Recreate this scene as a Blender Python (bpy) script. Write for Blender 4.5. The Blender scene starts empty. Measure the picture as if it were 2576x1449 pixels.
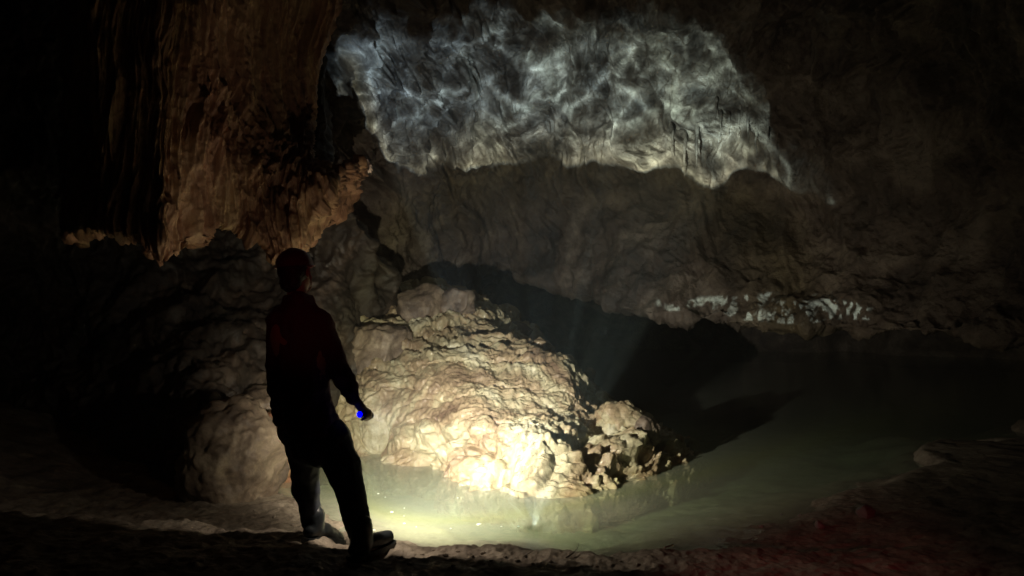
import bpy, bmesh, math, random
import numpy as np
from mathutils import Vector, Matrix

S = bpy.context.scene
# ------------------------------------------------------------------ camera
F = 1983.0                       # focal length in pixels of a 2576 px wide picture
CAM = np.array([0.0, 0.0, 1.5])
cam_d = bpy.data.cameras.new('camera'); cam = bpy.data.objects.new('camera', cam_d)
S.collection.objects.link(cam); S.camera = cam
cam.location = CAM; cam.rotation_euler = (math.radians(90), 0, 0)
cam_d.sensor_width = 36; cam_d.lens = 36 * F / 2576; cam_d.clip_end = 200; cam_d.clip_start = 0.05

def P(px, py, Y):
    """a point Y metres ahead of the camera, seen at px,py of the 2576 px wide picture"""
    return np.array([(px - 1288) / F * Y, Y, 1.5 - (py - 724) / F * Y])

# ------------------------------------------------------------------ world: a cave, no sky
W = bpy.data.worlds.new('World'); S.world = W; W.use_nodes = True
W.node_tree.nodes['Background'].inputs[0].default_value = (0.5, 0.45, 0.4, 1)
W.node_tree.nodes['Background'].inputs[1].default_value = 0.0
S.view_settings.view_transform = 'Standard'; S.view_settings.look = 'None'
S.view_settings.exposure = 0.0; S.view_settings.gamma = 1.0
S.cycles.use_denoising = True
S.cycles.max_bounces = 8; S.cycles.diffuse_bounces = 4; S.cycles.glossy_bounces = 3
S.cycles.transparent_max_bounces = 12; S.cycles.volume_bounces = 1
S.cycles.caustics_reflective = False; S.cycles.caustics_refractive = False
S.cycles.sample_clamp_indirect = 3.0

# ------------------------------------------------------------------ lights
TORCH = P(905, 1042, 4.46)                      # tail of the torch
TDIR = np.array([0.24, 0.95, -0.20]); TDIR /= np.linalg.norm(TDIR)
TORCH_E = 1320.0
GLINT_E = 4600.0
GLINT = np.array([0.15, 5.25, -0.085])          # added lamp just above the pool, stands in for the reflected beam

def new_light(name, kind, loc):
    d = bpy.data.lights.new(name, kind); o = bpy.data.objects.new(name, d)
    S.collection.objects.link(o); o.location = loc
    d.use_nodes = True
    return o, d, d.node_tree

def lnode(nt, t, **k):
    n = nt.nodes.new(t)
    for a, v in k.items(): setattr(n, a, v)
    return n

def lmath(nt, op, a, b=None, c=None, clamp=False):
    n = nt.nodes.new('ShaderNodeMath'); n.operation = op; n.use_clamp = clamp
    for i, v in enumerate((a, b, c)):
        if v is None: continue
        if isinstance(v, (int, float)): n.inputs[i].default_value = v
        else: nt.links.new(v, n.inputs[i])
    return n.outputs[0]

# the torch: hot centre, wide spill
to, td, nt = new_light('flashlight_beam', 'SPOT', TORCH + TDIR * 0.165)
to.rotation_euler = Vector(TDIR).to_track_quat('-Z', 'Y').to_euler()
td.energy = TORCH_E; td.color = (1, 1, 1); td.spot_size = math.radians(178); td.spot_blend = 0.05
td.shadow_soft_size = 0.018
em = nt.nodes['Emission']
tc = lnode(nt, 'ShaderNodeTexCoord'); sp = lnode(nt, 'ShaderNodeSeparateXYZ')
nt.links.new(tc.outputs['Normal'], sp.inputs[0])
cz = lmath(nt, 'ABSOLUTE', sp.outputs[2])
ang = lmath(nt, 'ARCCOSINE', cz)
fc = lnode(nt, 'ShaderNodeFloatCurve')
pts = [(a / 88.0, b) for a, b in ((0, 0.60), (7, 0.60), (12, 0.54), (18, 0.42), (23, 0.32), (31, 0.28), (36, 0.21), (43, 0.13), (50, 0.065), (57, 0.022), (64, 0.008), (74, 0.009), (82, 0.018), (88, 0.0))]
cv = fc.mapping.curves[0]
cv.points[0].location = pts[0]; cv.points[1].location = pts[-1]
for q in pts[1:-1]: cv.points.new(*q)
fc.mapping.update()
nt.links.new(lmath(nt, 'DIVIDE', ang, math.radians(88)), fc.inputs['Value'])
nt.links.new(fc.outputs[0], em.inputs['Strength'])
cr = lnode(nt, 'ShaderNodeValToRGB'); ce = cr.color_ramp.elements
for k, (a_, c_) in enumerate([(0, (1, 0.96, 0.86)), (88, (1, 0.84, 0.66)), (25, (1, 0.96, 0.80)), (32.5, (1, 0.93, 0.55)), (37, (1, 0.90, 0.68))]):
    e_ = ce[k] if k < 2 else ce.new(a_ / 88.0); e_.position = a_ / 88.0; e_.color = (*c_, 1)
nt.links.new(lmath(nt, 'DIVIDE', ang, math.radians(88)), cr.inputs[0]); nt.links.new(cr.outputs[0], em.inputs['Color'])

# red spots added near the camera, tinting the foreground and the person's back
ro, rd, _ = new_light('red_foreground_spot', 'SPOT', (0.75, 0.1, 1.25))
ro.rotation_euler = (Vector((1.4, 3.0, 0.0)) - Vector((0.75, 0.1, 1.25))).to_track_quat('-Z', 'Y').to_euler()
rd.energy = 80.0; rd.color = (1.0, 0.10, 0.12); rd.spot_size = math.radians(30); rd.spot_blend = 1.0; rd.shadow_soft_size = 0.05
ro2, rd2, _ = new_light('red_back_spot', 'SPOT', (0.02, 0.1, 1.6))
ro2.rotation_euler = (Vector(P(765, 775, 4.4)) - Vector((0.02, 0.1, 1.6))).to_track_quat('-Z', 'Y').to_euler()
rd2.energy = 14.0; rd2.color = (1.0, 0.07, 0.1); rd2.spot_size = math.radians(11); rd2.spot_blend = 1.0; rd2.shadow_soft_size = 0.03

# ------------------------------------------------------------------ noise in numpy
rng = np.random.RandomState(7)
PERM = rng.permutation(256); PERM = np.concatenate([PERM, PERM, PERM]).astype(np.int64)
GR = rng.normal(size=(256, 3)); GR /= np.linalg.norm(GR, axis=1)[:, None]
RP = rng.rand(256, 3)

def perlin(p, seed=0):
    p = p.reshape(-1, 3) + seed * 17.31
    i = np.floor(p).astype(np.int64); f = p - i; i &= 255
    w = f * f * f * (f * (f * 6 - 15) + 10)
    out = np.zeros(len(p))
    for dx in (0, 1):
        wx = w[:, 0] if dx else 1 - w[:, 0]
        for dy in (0, 1):
            wy = w[:, 1] if dy else 1 - w[:, 1]
            for dz in (0, 1):
                wz = w[:, 2] if dz else 1 - w[:, 2]
                h = PERM[PERM[PERM[(i[:, 0] + dx) & 255] + ((i[:, 1] + dy) & 255)] + ((i[:, 2] + dz) & 255)] & 255
                g = GR[h]
                out += wx * wy * wz * ((f[:, 0] - dx) * g[:, 0] + (f[:, 1] - dy) * g[:, 1] + (f[:, 2] - dz) * g[:, 2])
    return out * 1.6

def fbm(p, o=4, seed=0, gain=0.5, lac=2.03):
    s = 0; a = 1; q = p.reshape(-1, 3)
    for k in range(o):
        s = s + a * perlin(q, seed + k * 3.7); a *= gain; q = q * lac
    return s

def ridge(p, o=4, seed=0, gain=0.5):
    s = 0; a = 1; q = p.reshape(-1, 3); t = 0
    for k in range(o):
        s = s + a * (1 - np.abs(perlin(q, seed + k * 5.1)) * 2); t += a; a *= gain; q = q * 2.07
    return s / t

def worley(p, seed=0):
    p = p.reshape(-1, 3) + seed * 11.13
    i = np.floor(p).astype(np.int64); f = p - i
    f1 = np.full(len(p), 9.0); f2 = np.full(len(p), 9.0); cid = np.zeros(len(p), int)
    for dx in (-1, 0, 1):
        for dy in (-1, 0, 1):
            for dz in (-1, 0, 1):
                h = PERM[PERM[PERM[(i[:, 0] + dx) & 255] + ((i[:, 1] + dy) & 255)] + ((i[:, 2] + dz) & 255)] & 255
                r = RP[h]
                d = np.sqrt((dx + r[:, 0] - f[:, 0])**2 + (dy + r[:, 1] - f[:, 1])**2 + (dz + r[:, 2] - f[:, 2])**2)
                m = d < f1
                f2 = np.where(m, f1, np.minimum(f2, d)); f1 = np.where(m, d, f1); cid = np.where(m, h, cid)
    return f1, f2, RP[cid, 0]

def sworley(p, k=9.0, seed=0):
    # cell distance with soft creases
    p = p.reshape(-1, 3) + seed * 11.13
    i = np.floor(p).astype(np.int64); f = p - i; s = 0
    for dx in (-1, 0, 1):
        for dy in (-1, 0, 1):
            for dz in (-1, 0, 1):
                h = PERM[PERM[PERM[(i[:, 0] + dx) & 255] + ((i[:, 1] + dy) & 255)] + ((i[:, 2] + dz) & 255)] & 255
                r = RP[h]
                s = s + np.exp(-k * ((dx + r[:, 0] - f[:, 0])**2 + (dy + r[:, 1] - f[:, 1])**2 + (dz + r[:, 2] - f[:, 2])**2))
    return np.sqrt(np.maximum(-np.log(s + 1e-12) / k, 0.0))

def sstep(a, b, x):
    t = np.clip((x - a) / (b - a), 0, 1); return t * t * (3 - 2 * t)

def gauss(x, y, cx, cy, sx, sy): return np.exp(-((x - cx) / sx)**2 - ((y - cy) / sy)**2)

class TPS:
    """thin plate spline through scattered 2D control points"""
    def __init__(s, xy, v, lam=1e-4):
        xy = np.array(xy, float); s.c = xy.mean(0); s.s = np.ptp(xy, axis=0).max(); s.q = (xy - s.c) / s.s
        n = len(xy); K = s.k(s.q, s.q) + lam * np.eye(n); Pm = np.c_[np.ones(n), s.q]
        A = np.zeros((n + 3, n + 3)); A[:n, :n] = K; A[:n, n:] = Pm; A[n:, :n] = Pm.T
        s.w = np.linalg.solve(A, np.r_[np.array(v, float), 0, 0, 0])
    def k(s, a, b):
        d2 = ((a[:, None] - b[None])**2).sum(2); return 0.5 * d2 * np.log(d2 + 1e-12)
    def __call__(s, x, y):
        sh = np.shape(x); q = (np.c_[np.ravel(x), np.ravel(y)] - s.c) / s.s
        r = np.zeros(len(q)); n = len(s.q)
        for k in range(0, len(q), 50000):
            qq = q[k:k + 50000]; r[k:k + 50000] = s.k(qq, s.q) @ s.w[:n] + np.c_[np.ones(len(qq)), qq] @ s.w[n:]
        return r.reshape(sh)

# ------------------------------------------------------------------ mesh helpers
def normals(G):
    du = np.gradient(G, axis=1); dv = np.gradient(G, axis=0)
    n = np.cross(du, dv); n /= np.linalg.norm(n, axis=2)[..., None] + 1e-9
    return n

def mesh_arrays(name, V, Fq, mat, parent=None, smooth=True):
    me = bpy.data.meshes.new(name)
    V = np.asarray(V, np.float32).reshape(-1, 3); Fq = np.asarray(Fq, np.int32)
    k = Fq.shape[1]
    me.vertices.add(len(V)); me.vertices.foreach_set('co', V.ravel())
    me.loops.add(Fq.size); me.loops.foreach_set('vertex_index', Fq.ravel())
    me.polygons.add(len(Fq)); me.polygons.foreach_set('loop_start', np.arange(0, Fq.size, k, dtype=np.int32))
    me.polygons.foreach_set('loop_total', np.full(len(Fq), k, np.int32))
    if smooth: me.polygons.foreach_set('use_smooth', np.ones(len(Fq), bool))
    me.update(calc_edges=True); me.validate()
    me.materials.append(mat)
    o = bpy.data.objects.new(name, me); S.collection.objects.link(o)
    if parent: o.parent = parent
    return o

def grid_obj(name, G, mat, flip=False, **k):
    nv, nu = G.shape[:2]; i = np.arange(nv * nu).reshape(nv, nu)
    f = np.stack([i[:-1, :-1], i[1:, :-1], i[1:, 1:], i[:-1, 1:]], -1).reshape(-1, 4)
    if flip: f = f[:, ::-1]
    return mesh_arrays(name, G, f, mat, **k)

def tag(o, label=None, cat=None, group=None, kind=None):
    if label: o['label'] = label
    if cat: o['category'] = cat
    if group: o['group'] = group
    if kind: o['kind'] = kind
    return o

def empty(name, loc, rz=0):
    o = bpy.data.objects.new(name, None); S.collection.objects.link(o)
    o.location = loc; o.rotation_euler = (0, 0, rz); o.empty_display_size = 0.1
    return o

# ------------------------------------------------------------------ materials
def rock_mat(name, stops, scale=1.0, rough=(0.35, 0.7), bump=0.02, streak=None, spec=0.5, fine=40, bstr=0.6):
    m = bpy.data.materials.new(name); m.use_nodes = True; nt = m.node_tree; L = nt.links.new
    b = nt.nodes['Principled BSDF']; b.inputs['Specular IOR Level'].default_value = spec
    tc = nt.nodes.new('ShaderNodeTexCoord'); mp = nt.nodes.new('ShaderNodeMapping')
    L(tc.outputs['Object'], mp.inputs[0])
    if streak: mp.inputs['Scale'].default_value = streak
    n1 = nt.nodes.new('ShaderNodeTexNoise'); n1.inputs['Scale'].default_value = 1.3 * scale; n1.inputs['Detail'].default_value = 9
    n1.inputs['Roughness'].default_value = 0.62; n1.inputs['Distortion'].default_value = 0.9; L(mp.outputs[0], n1.inputs['Vector'])
    r = nt.nodes.new('ShaderNodeValToRGB'); L(n1.outputs[0], r.inputs[0])
    el = r.color_ramp.elements
    for k, (p, c) in enumerate(stops):
        e = el[k] if k < 2 else el.new(p)
        e.position = p; e.color = (*c, 1)
    n2 = nt.nodes.new('ShaderNodeTexNoise'); n2.inputs['Scale'].default_value = 14 * scale; n2.inputs['Detail'].default_value = 8
    n2.inputs['Roughness'].default_value = 0.7; L(tc.outputs['Object'], n2.inputs['Vector'])
    mx = nt.nodes.new('ShaderNodeMix'); mx.data_type = 'RGBA'; mx.blend_type = 'OVERLAY'; mx.inputs[0].default_value = 0.6
    L(r.outputs[0], mx.inputs[6]); L(n2.outputs[0], mx.inputs[7]); L(mx.outputs[2], b.inputs['Base Color'])
    mr = nt.nodes.new('ShaderNodeMapRange'); mr.inputs[1].default_value = 0.35; mr.inputs[2].default_value = 0.65
    mr.inputs[3].default_value = rough[0]; mr.inputs[4].default_value = rough[1]
    n3 = nt.nodes.new('ShaderNodeTexNoise'); n3.inputs['Scale'].default_value = 3 * scale; n3.inputs['Detail'].default_value = 6
    L(tc.outputs['Object'], n3.inputs['Vector']); L(n3.outputs[0], mr.inputs[0]); L(mr.outputs[0], b.inputs['Roughness'])
    n4 = nt.nodes.new('ShaderNodeTexNoise'); n4.inputs['Scale'].default_value = fine; n4.inputs['Detail'].default_value = 7
    n4.inputs['Roughness'].default_value = 0.65; L(mp.outputs[0], n4.inputs['Vector'])
    bp = nt.nodes.new('ShaderNodeBump'); bp.inputs['Strength'].default_value = bstr; bp.inputs['Distance'].default_value = bump
    L(n4.outputs[0], bp.inputs['Height']); L(bp.outputs[0], b.inputs['Normal'])
    return m

def plain_mat(name, col, rough=0.6, metal=0, emit=None, es=1, bump=0, bs=200):
    m = bpy.data.materials.new(name); m.use_nodes = True; nt = m.node_tree; b = nt.nodes['Principled BSDF']
    b.inputs['Roughness'].default_value = rough; b.inputs['Metallic'].default_value = metal
    n = nt.nodes.new('ShaderNodeTexNoise'); n.inputs['Scale'].default_value = bs; n.inputs['Detail'].default_value = 5
    r = nt.nodes.new('ShaderNodeMapRange'); r.inputs[3].default_value = 0.75; r.inputs[4].default_value = 1.25
    nt.links.new(n.outputs[0], r.inputs[0])
    v = nt.nodes.new('ShaderNodeVectorMath'); v.operation = 'SCALE'; v.inputs[0].default_value = col
    nt.links.new(r.outputs[0], v.inputs['Scale']); nt.links.new(v.outputs[0], b.inputs['Base Color'])
    tcn = nt.nodes.new('ShaderNodeTexCoord'); nt.links.new(tcn.outputs['Object'], n.inputs['Vector'])
    if emit: b.inputs['Emission Color'].default_value = (*emit, 1); b.inputs['Emission Strength'].default_value = es
    if bump:
        bp = nt.nodes.new('ShaderNodeBump'); bp.inputs['Distance'].default_value = bump
        nt.links.new(n.outputs[0], bp.inputs['Height']); nt.links.new(bp.outputs[0], b.inputs['Normal'])
    return m

M_wall = rock_mat('wall_rock', [(0.36, (0.045, 0.033, 0.027)), (0.66, (0.215, 0.175, 0.138)), (0.5, (0.105, 0.079, 0.062))],
                  scale=1.0, rough=(0.4, 0.75), bump=0.035, fine=16, bstr=1.0)
M_drape = rock_mat('drapery_rock', [(0.3, (0.15, 0.065, 0.04)), (0.66, (0.58, 0.38, 0.21)), (0.5, (0.38, 0.20, 0.115))],
                   scale=1.4, rough=(0.4, 0.7), bump=0.02, streak=(1.8, 1.8, 0.35), fine=22)
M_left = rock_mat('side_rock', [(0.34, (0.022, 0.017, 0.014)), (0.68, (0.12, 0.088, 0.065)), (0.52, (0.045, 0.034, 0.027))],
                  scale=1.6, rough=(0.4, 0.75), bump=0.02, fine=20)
M_mound = rock_mat('flowstone', [(0.33, (0.20, 0.135, 0.09)), (0.66, (0.66, 0.62, 0.46)), (0.44, (0.41, 0.31, 0.19)), (0.54, (0.53, 0.47, 0.30))],
                   scale=0.9, rough=(0.14, 0.42), bump=0.016, fine=30, spec=0.7, bstr=0.9)
M_boulder = rock_mat('boulder_rock', [(0.36, (0.10, 0.075, 0.06)), (0.66, (0.42, 0.34, 0.25)), (0.5, (0.23, 0.175, 0.13))],
                     scale=2.2, rough=(0.35, 0.7), bump=0.012, fine=35)
M_ground = rock_mat('cave_mud', [(0.3, (0.16, 0.125, 0.10)), (0.72, (0.43, 0.37, 0.295)), (0.5, (0.29, 0.24, 0.19))],
                    scale=2.0, rough=(0.45, 0.85), bump=0.02, fine=26, spec=0.35)

# ------------------------------------------------------------------ cave wall and roof (one sheet, rolls under at its lower lip)
wc = [(-400, -400, 4.5), (300, -500, 6.5), (1288, -600, 6.5), (2000, -600, 5.5), (3000, -400, 3.6),
      (700, 0, 8.2), (900, 0, 8.8), (1200, 0, 9.8), (1500, 0, 9.8), (1900, 0, 8.8), (2300, 0, 7.2), (2700, 0, 5.5), (3000, 0, 4.4),
      (700, 300, 9.2), (900, 300, 10.0), (1150, 300, 10.8), (1400, 250, 11.0), (1700, 250, 10.4), (2000, 300, 9.5), (2350, 300, 7.8), (2700, 300, 6.2), (3000, 300, 5.0),
      (900, 600, 10.8), (1240, 640, 12.2), (1240, 450, 11.6), (1600, 550, 10.9), (1600, 785, 10.2), (1930, 600, 9.9), (1930, 822, 9.0), (2350, 600, 8.2),
      (2350, 830, 7.4), (2700, 830, 6.2), (3000, 830, 5.2), (1000, 760, 11.2), (700, 760, 10.0)]
wallY = TPS([(a, b) for a, b, _ in wc], [c for _, _, c in wc])
lip_x = [500, 900, 1100, 1200, 1245, 1300, 1370, 1450, 1530, 1600, 1700, 1800, 1860, 1930, 2010, 2100, 2200, 2350, 2600, 3100]
lip_y = [900, 860, 800, 720, 655, 690, 705, 738, 755, 782, 795, 800, 806, 823, 812, 818, 822, 828, 850, 880]
NU, NV = 860, 560
u = np.linspace(560, 3100, NU); v = np.linspace(0, 1, NV)
PX = np.repeat(u[None], NV, 0); LY = np.interp(PX, lip_x, lip_y); PY = -520 + (LY + 520) * v[:, None]**0.9
Yd = wallY(PX, PY)
WG = np.stack([(PX - 1288) / F * Yd, Yd, 1.5 - (PY - 724) / F * Yd], -1)
nr = 60
t = np.linspace(0, 1, nr + 1)[1:, None, None]
last = WG[-1][None]
roll = last + np.concatenate([np.zeros_like(t) + 0.25 * t, 7.0 * t**1.5, 0.28 * np.sin(t * 2.2) - 0.12 * np.sin(np.clip(t * 12, 0, math.pi))], -1)
WG = np.concatenate([WG, roll], 0)

def wall_disp(G):
    sh = G.shape[:2]; p = G.reshape(-1, 3)
    x, y, z = p.T
    pxx = x / y * F + 1288; pyy = 724 - (z - 1.5) / y * F
    # lean the coordinates so that runs of flowstone fall down and to the right
    lean = p.copy(); lean[:, 0] = x + z * 0.30
    wr = np.c_[fbm(p * 0.9, 2, 1), fbm(p * 0.9, 2, 2), fbm(p * 0.9, 2, 3)] * 0.25
    st = (lean + wr) * np.array([1.5, 1.0, 0.5])
    d = 0.5 * (ridge(st, 4, 4) - 0.5)
    d += 0.16 * (ridge((lean + wr) * np.array([5.0, 3.0, 1.1]), 4, 9) - 0.5)
    w1, w2, c = worley((p + wr) * 1.5, 3)
    blocky = sstep(1500, 1000, pxx) * sstep(600, 400, pyy)
    d += blocky * (0.5 * (c - 0.5) * sstep(0, 0.25, w2 - w1) - 0.15)
    w1, w2, c2 = worley((p + wr * 0.6) * 4.2, 5)
    d += (0.06 + 0.22 * blocky) * (0.5 - w1)
    smooth = gauss(pxx, pyy, 1560, 230, 330, 150)
    d *= 1 - 0.35 * smooth
    # big scalloped ribs in the roof
    d += smooth * 0.3 * (1 - np.abs(perlin((p + wr) * 0.8, 21)) * 2)
    d += blocky * 0.12 * (0.5 - worley((p + wr * 0.5) * 8.5, 12)[0])
    low = sstep(380, 480, pyy)
    d *= 1 - 0.35 * low - 0.3 * low * sstep(1150, 1350, pxx)
    d += low * 0.12 * fbm(p * np.array([1.6, 1.6, 1.0]), 3, 31)
    lipz = np.exp(-((pyy - np.interp(pxx, lip_x, lip_y)) / 70.0)**2) * sstep(1550, 1700, pxx)
    d += lipz * 0.06 * (ridge(p * np.array([4.0, 3, 1.2]), 3, 41) - 0.45)
    d += 0.018 * fbm(p * 9, 4, 51)
    return d.reshape(sh)
N = normals(WG); 
if (N[NV // 2, NU // 2] @ (CAM - WG[NV // 2, NU // 2])) < 0: N = -N
WD = WG + N * wall_disp(WG)[..., None]
cave_wall = grid_obj('cave_wall', WD, M_wall, flip=True); tag(cave_wall, 'grey brown limestone wall and overhanging roof above the dark recess', 'rock wall', kind='structure')

# ------------------------------------------------------------------ the far shell closing the cave
def shell():
    a = np.linspace(0, 2 * math.pi, 160); h = np.linspace(0, 1, 60)
    A, H = np.meshgrid(a, h)
    R = 1 - H**3 * 0.98
    G = np.stack([1.0 + 15 * np.cos(A) * R, 7 + 14.5 * np.sin(A) * R, -1.2 + 9.5 * np.sin(H * math.pi / 2)], -1)
    n = fbm(G * 0.5, 4, 61).reshape(H.shape)
    c = np.array([1, 7, 2.0]); dirn = (G - c); dirn /= np.linalg.norm(dirn, axis=2)[..., None]
    G = G + dirn * n[..., None] * 1.0
    return G
tag(grid_obj('cave_shell', shell(), M_wall), 'dark outer rock of the cavern', 'rock wall', kind='structure')

# ------------------------------------------------------------------ left side wall
lc = [(-900, -300, 6.0), (-900, 700, 6.5), (-900, 1400, 6.5), (-300, 700, 7.0), (-300, 1300, 7.0), (0, 300, 7.5), (0, 1100, 7.8), (200, 800, 8.4), (300, 1250, 7.4),
      (400, 950, 7.2), (450, 1200, 6.3), (540, 1000, 6.8), (560, 850, 7.6), (600, 1150, 6.5), (700, 1180, 6.9), (700, 700, 9.2), (600, 650, 9.2),
      (700, 950, 7.8), (800, 900, 8.3), (870, 900, 8.6), (870, 1100, 8.1), (820, 600, 9.0), (870, 500, 9.0), (900, 750, 9.1), (980, 700, 9.8),
      (700, 300, 9.2), (400, 300, 8.6), (300, -300, 8.0), (820, 100, 8.8), (820, -300, 8.0), (960, 1000, 8.8), (1000, 850, 9.8)]
leftY = TPS([(a, b) for a, b, _ in lc], [c for _, _, c in lc])
NU2, NV2 = 560, 560
s_ = np.linspace(0, 1, NU2); v = np.linspace(-420, 1400, NV2); S_, PY = np.meshgrid(s_, v)
PX = -900 + (np.interp(PY, [-420, 150, 400, 480, 560, 700, 1400], [850, 815, 815, 840, 900, 990, 990]) + 900) * S_; PXe = PX
Yd = np.maximum(leftY(PXe, PY), 1.5)
LG = np.stack([(PXe - 1288) / F * Yd, Yd, 1.5 - (PY - 724) / F * Yd], -1)
t = np.linspace(0, 1, 60)[None, 1:, None]
LG = np.concatenate([LG, LG[:, -1:] + np.concatenate([0.10 * np.sin(np.clip(t * 9, 0, math.pi / 2)) - 0.6 * t, 2.2 * t**1.4, 0 * t], -1)], 1)
p = LG.reshape(-1, 3)
wr = np.c_[fbm(p * 1.2, 2, 1), fbm(p * 1.2, 2, 2), fbm(p * 1.2, 2, 3)] * 0.2
w1, w2, c = worley((p + wr) * 2.6, 8)
d = 0.22 * (ridge((p + wr) * np.array([1.4, 1.4, 0.8]), 4, 70) - 0.5) + 0.04 * (0.5 - w1) + 0.05 * (ridge((p + wr) * 4, 3, 75) - 0.5) + 0.02 * fbm(p * 10, 4, 78)
N = normals(LG)
if N[300, 300] @ (CAM - LG[300, 300]) < 0: N = -N
LG = LG + N * d.reshape(LG.shape[:2])[..., None]
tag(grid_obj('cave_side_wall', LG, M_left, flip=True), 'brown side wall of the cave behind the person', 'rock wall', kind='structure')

# ------------------------------------------------------------------ hanging flowstone drapery, upper left
def drapery():
    bx = [150, 330, 370, 400, 440, 470, 490, 530, 560, 620, 660, 690, 705, 730, 770, 778, 785, 800, 816, 826]
    by = [560, 590, 640, 636, 640, 610, 585, 560, 560, 585, 600, 640, 650, 612, 616, 570, 545, 520, 490, 462]
    nu, nv = 700, 520
    s = np.linspace(0, 1, nu); tt = np.linspace(0, 1, nv)
    # right border of the drapery against the lit wall
    ry = [-500, 0, 150, 260, 330, 400, 440, 465, 700]; rx = [880, 850, 800, 790, 775, 780, 808, 825, 825]
    G = np.zeros((nv, nu, 2))
    xs = 240 + (826 - 240) * s
    yb = np.interp(xs, bx, by)
    PY = -480 + (yb + 480)[None] * tt[:, None]**0.85
    Rx = np.interp(PY, ry, rx)
    PX = 240 + (Rx - 240) * s[None]
    Yc = TPS([(120, -480), (120, 600), (400, 0), (400, 600), (600, 300), (600, 560), (800, 0), (800, 300), (800, 480), (700, 640), (850, -480)],
             [5.5, 5.6, 5.55, 5.4, 6.1, 6.1, 7.0, 6.9, 6.3, 6.2, 6.8])
    Y = Yc(PX, PY)
    G = np.stack([(PX - 1288) / F * Y, Y, 1.5 - (PY - 724) / F * Y], -1)
    k = np.linspace(0, 1, 50)[1:]
    rowb = G[-1][None] + np.stack([0 * k, 1.9 * k**1.3, -0.03 * np.sin(np.clip(k * 16, 0, math.pi)) + 0.5 * k], -1)[:, None]
    G = np.concatenate([G, rowb], 0)
    colr = G[:, -1:] + np.stack([0.06 * np.sin(np.clip(k * 5, 0, math.pi / 2)) - 0.5 * k, 1.3 * k**1.3, 0.0 * k], -1)[None]
    G = np.concatenate([G, colr], 1)
    coll = G[:, :1] + np.stack([-1.0 * k[::-1], 1.6 * k[::-1]**1.5, 0.0 * k], -1)[None]
    G = np.concatenate([coll, G], 1)
    p = G.reshape(-1, 3)
    pxx = p[:, 0] / p[:, 1] * F + 1288; pyy = 724 - (p[:, 2] - 1.5) / p[:, 1] * F
    wr = np.c_[fbm(p * 0.8, 2, 11), fbm(p * 0.8, 2, 12), 0 * p[:, 0]] * 0.11
    q = p + wr
    left = sstep(640, 520, pxx)
    d = (0.07 + 0.08 * left) * (ridge(q * np.array([2.6, 2.2, 0.22]), 3, 80) - 0.5)
    d += (0.05 + 0.05 * left) * (ridge(q * np.array([8, 6, 0.5]), 3, 84) - 0.5)
    d += 0.055 * (ridge(q * np.array([15, 11, 0.6]), 2, 86) - 0.5)
    w1, w2, c = worley(q * np.array([5.0, 5.0, 3.0]), 6)
    right = 1 - left
    d += right * sstep(150, 400, pyy) * (0.13 * (0.5 - w1) + 0.06 * (ridge(q * np.array([7, 7, 3.5]), 3, 88) - 0.5))
    d += 0.01 * fbm(p * 16, 3, 89)
    d += 0.12 * gauss(pxx, pyy, 790, 470, 60, 60) + 0.1 * gauss(pxx, pyy, 720, 600, 50, 50)
    N = normals(G)
    if N[300, 200] @ (CAM - G[300, 200]) < 0: N = -N
    return G + N * d.reshape(G.shape[:2])[..., None]
tag(grid_obj('flowstone_drapery', drapery(), M_drape, flip=True), 'orange brown curtain of flowstone hanging from the roof above the person', 'flowstone')

# ------------------------------------------------------------------ flowstone mound in the pool
WATER = -0.12
mc = [(900, 1150, 7.6), (1000, 1150, 7.35), (1090, 1165, 7.15), (1160, 1200, 6.75), (1200, 1225, 6.45), (1300, 1240, 6.25), (1420, 1245, 6.17), (1490, 1225, 6.4), (1560, 1205, 6.7), (1625, 1195, 6.85), (1665, 1165, 7.2),
      (1200, 1180, 6.62), (1300, 1150, 6.50), (1420, 1160, 6.45), (1220, 1110, 6.85), (1300, 1090, 6.72), (1400, 1090, 6.75), (1480, 1130, 6.8), (1560, 1110, 7.05), (1620, 1150, 7.1),
      (950, 1080, 7.8), (1050, 1100, 7.45), (1100, 1040, 7.5), (950, 1000, 8.0), (1040, 1000, 7.75), (1160, 1040, 7.25), (1250, 1020, 7.3), (1340, 1030, 7.25), (1420, 1060, 7.2),
      (1250, 970, 7.7), (1350, 960, 7.8), (1440, 980, 7.8), (1150, 970, 7.7), (1000, 940, 8.25), (1100, 920, 8.2), (1250, 905, 8.3), (1380, 910, 8.35), (1450, 950, 8.1),
      (940, 860, 9.0), (1060, 880, 8.9), (1200, 870, 8.9), (1000, 810, 9.5), (1120, 810, 9.5), (1230, 840, 9.3), (1060, 770, 10.0), (1180, 780, 9.9), (1330, 870, 8.9),
      (1492, 1085, 7.45), (1500, 1040, 8.0), (1610, 1075, 7.4), (1560, 1060, 7.4), (880, 1000, 8.4)]
pts3 = [P(*q) for q in mc]
xy = [(q[0], q[1]) for q in pts3]; zz = [q[2] for q in pts3]
for x, y, z in [(-2.8, 8.3, 0.0), (-2.4, 10, 1.0), (-1.5, 11, 1.45), (0.2, 11.2, 0.9), (0.6, 10.2, 0.3), (1.2, 9.2, -0.1), (1.9, 8.6, -0.3), (2.4, 8.0, -0.5), (2.2, 7.0, -0.5), (1.4, 6.3, -0.5), (0.4, 5.7, -0.5),
                (-0.5, 5.95, -0.5), (-0.9, 6.5, -0.45), (-1.6, 7.0, -0.4), (-2.6, 7.3, -0.4), (2.2, 10.5, -0.5), (1.2, 12, -0.2), (-1, 12.5, 0.9), (-3, 12, 1.0)]:
    xy.append((x, y)); zz.append(z)
moundZ = TPS(xy, zz, lam=3e-6)

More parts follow.
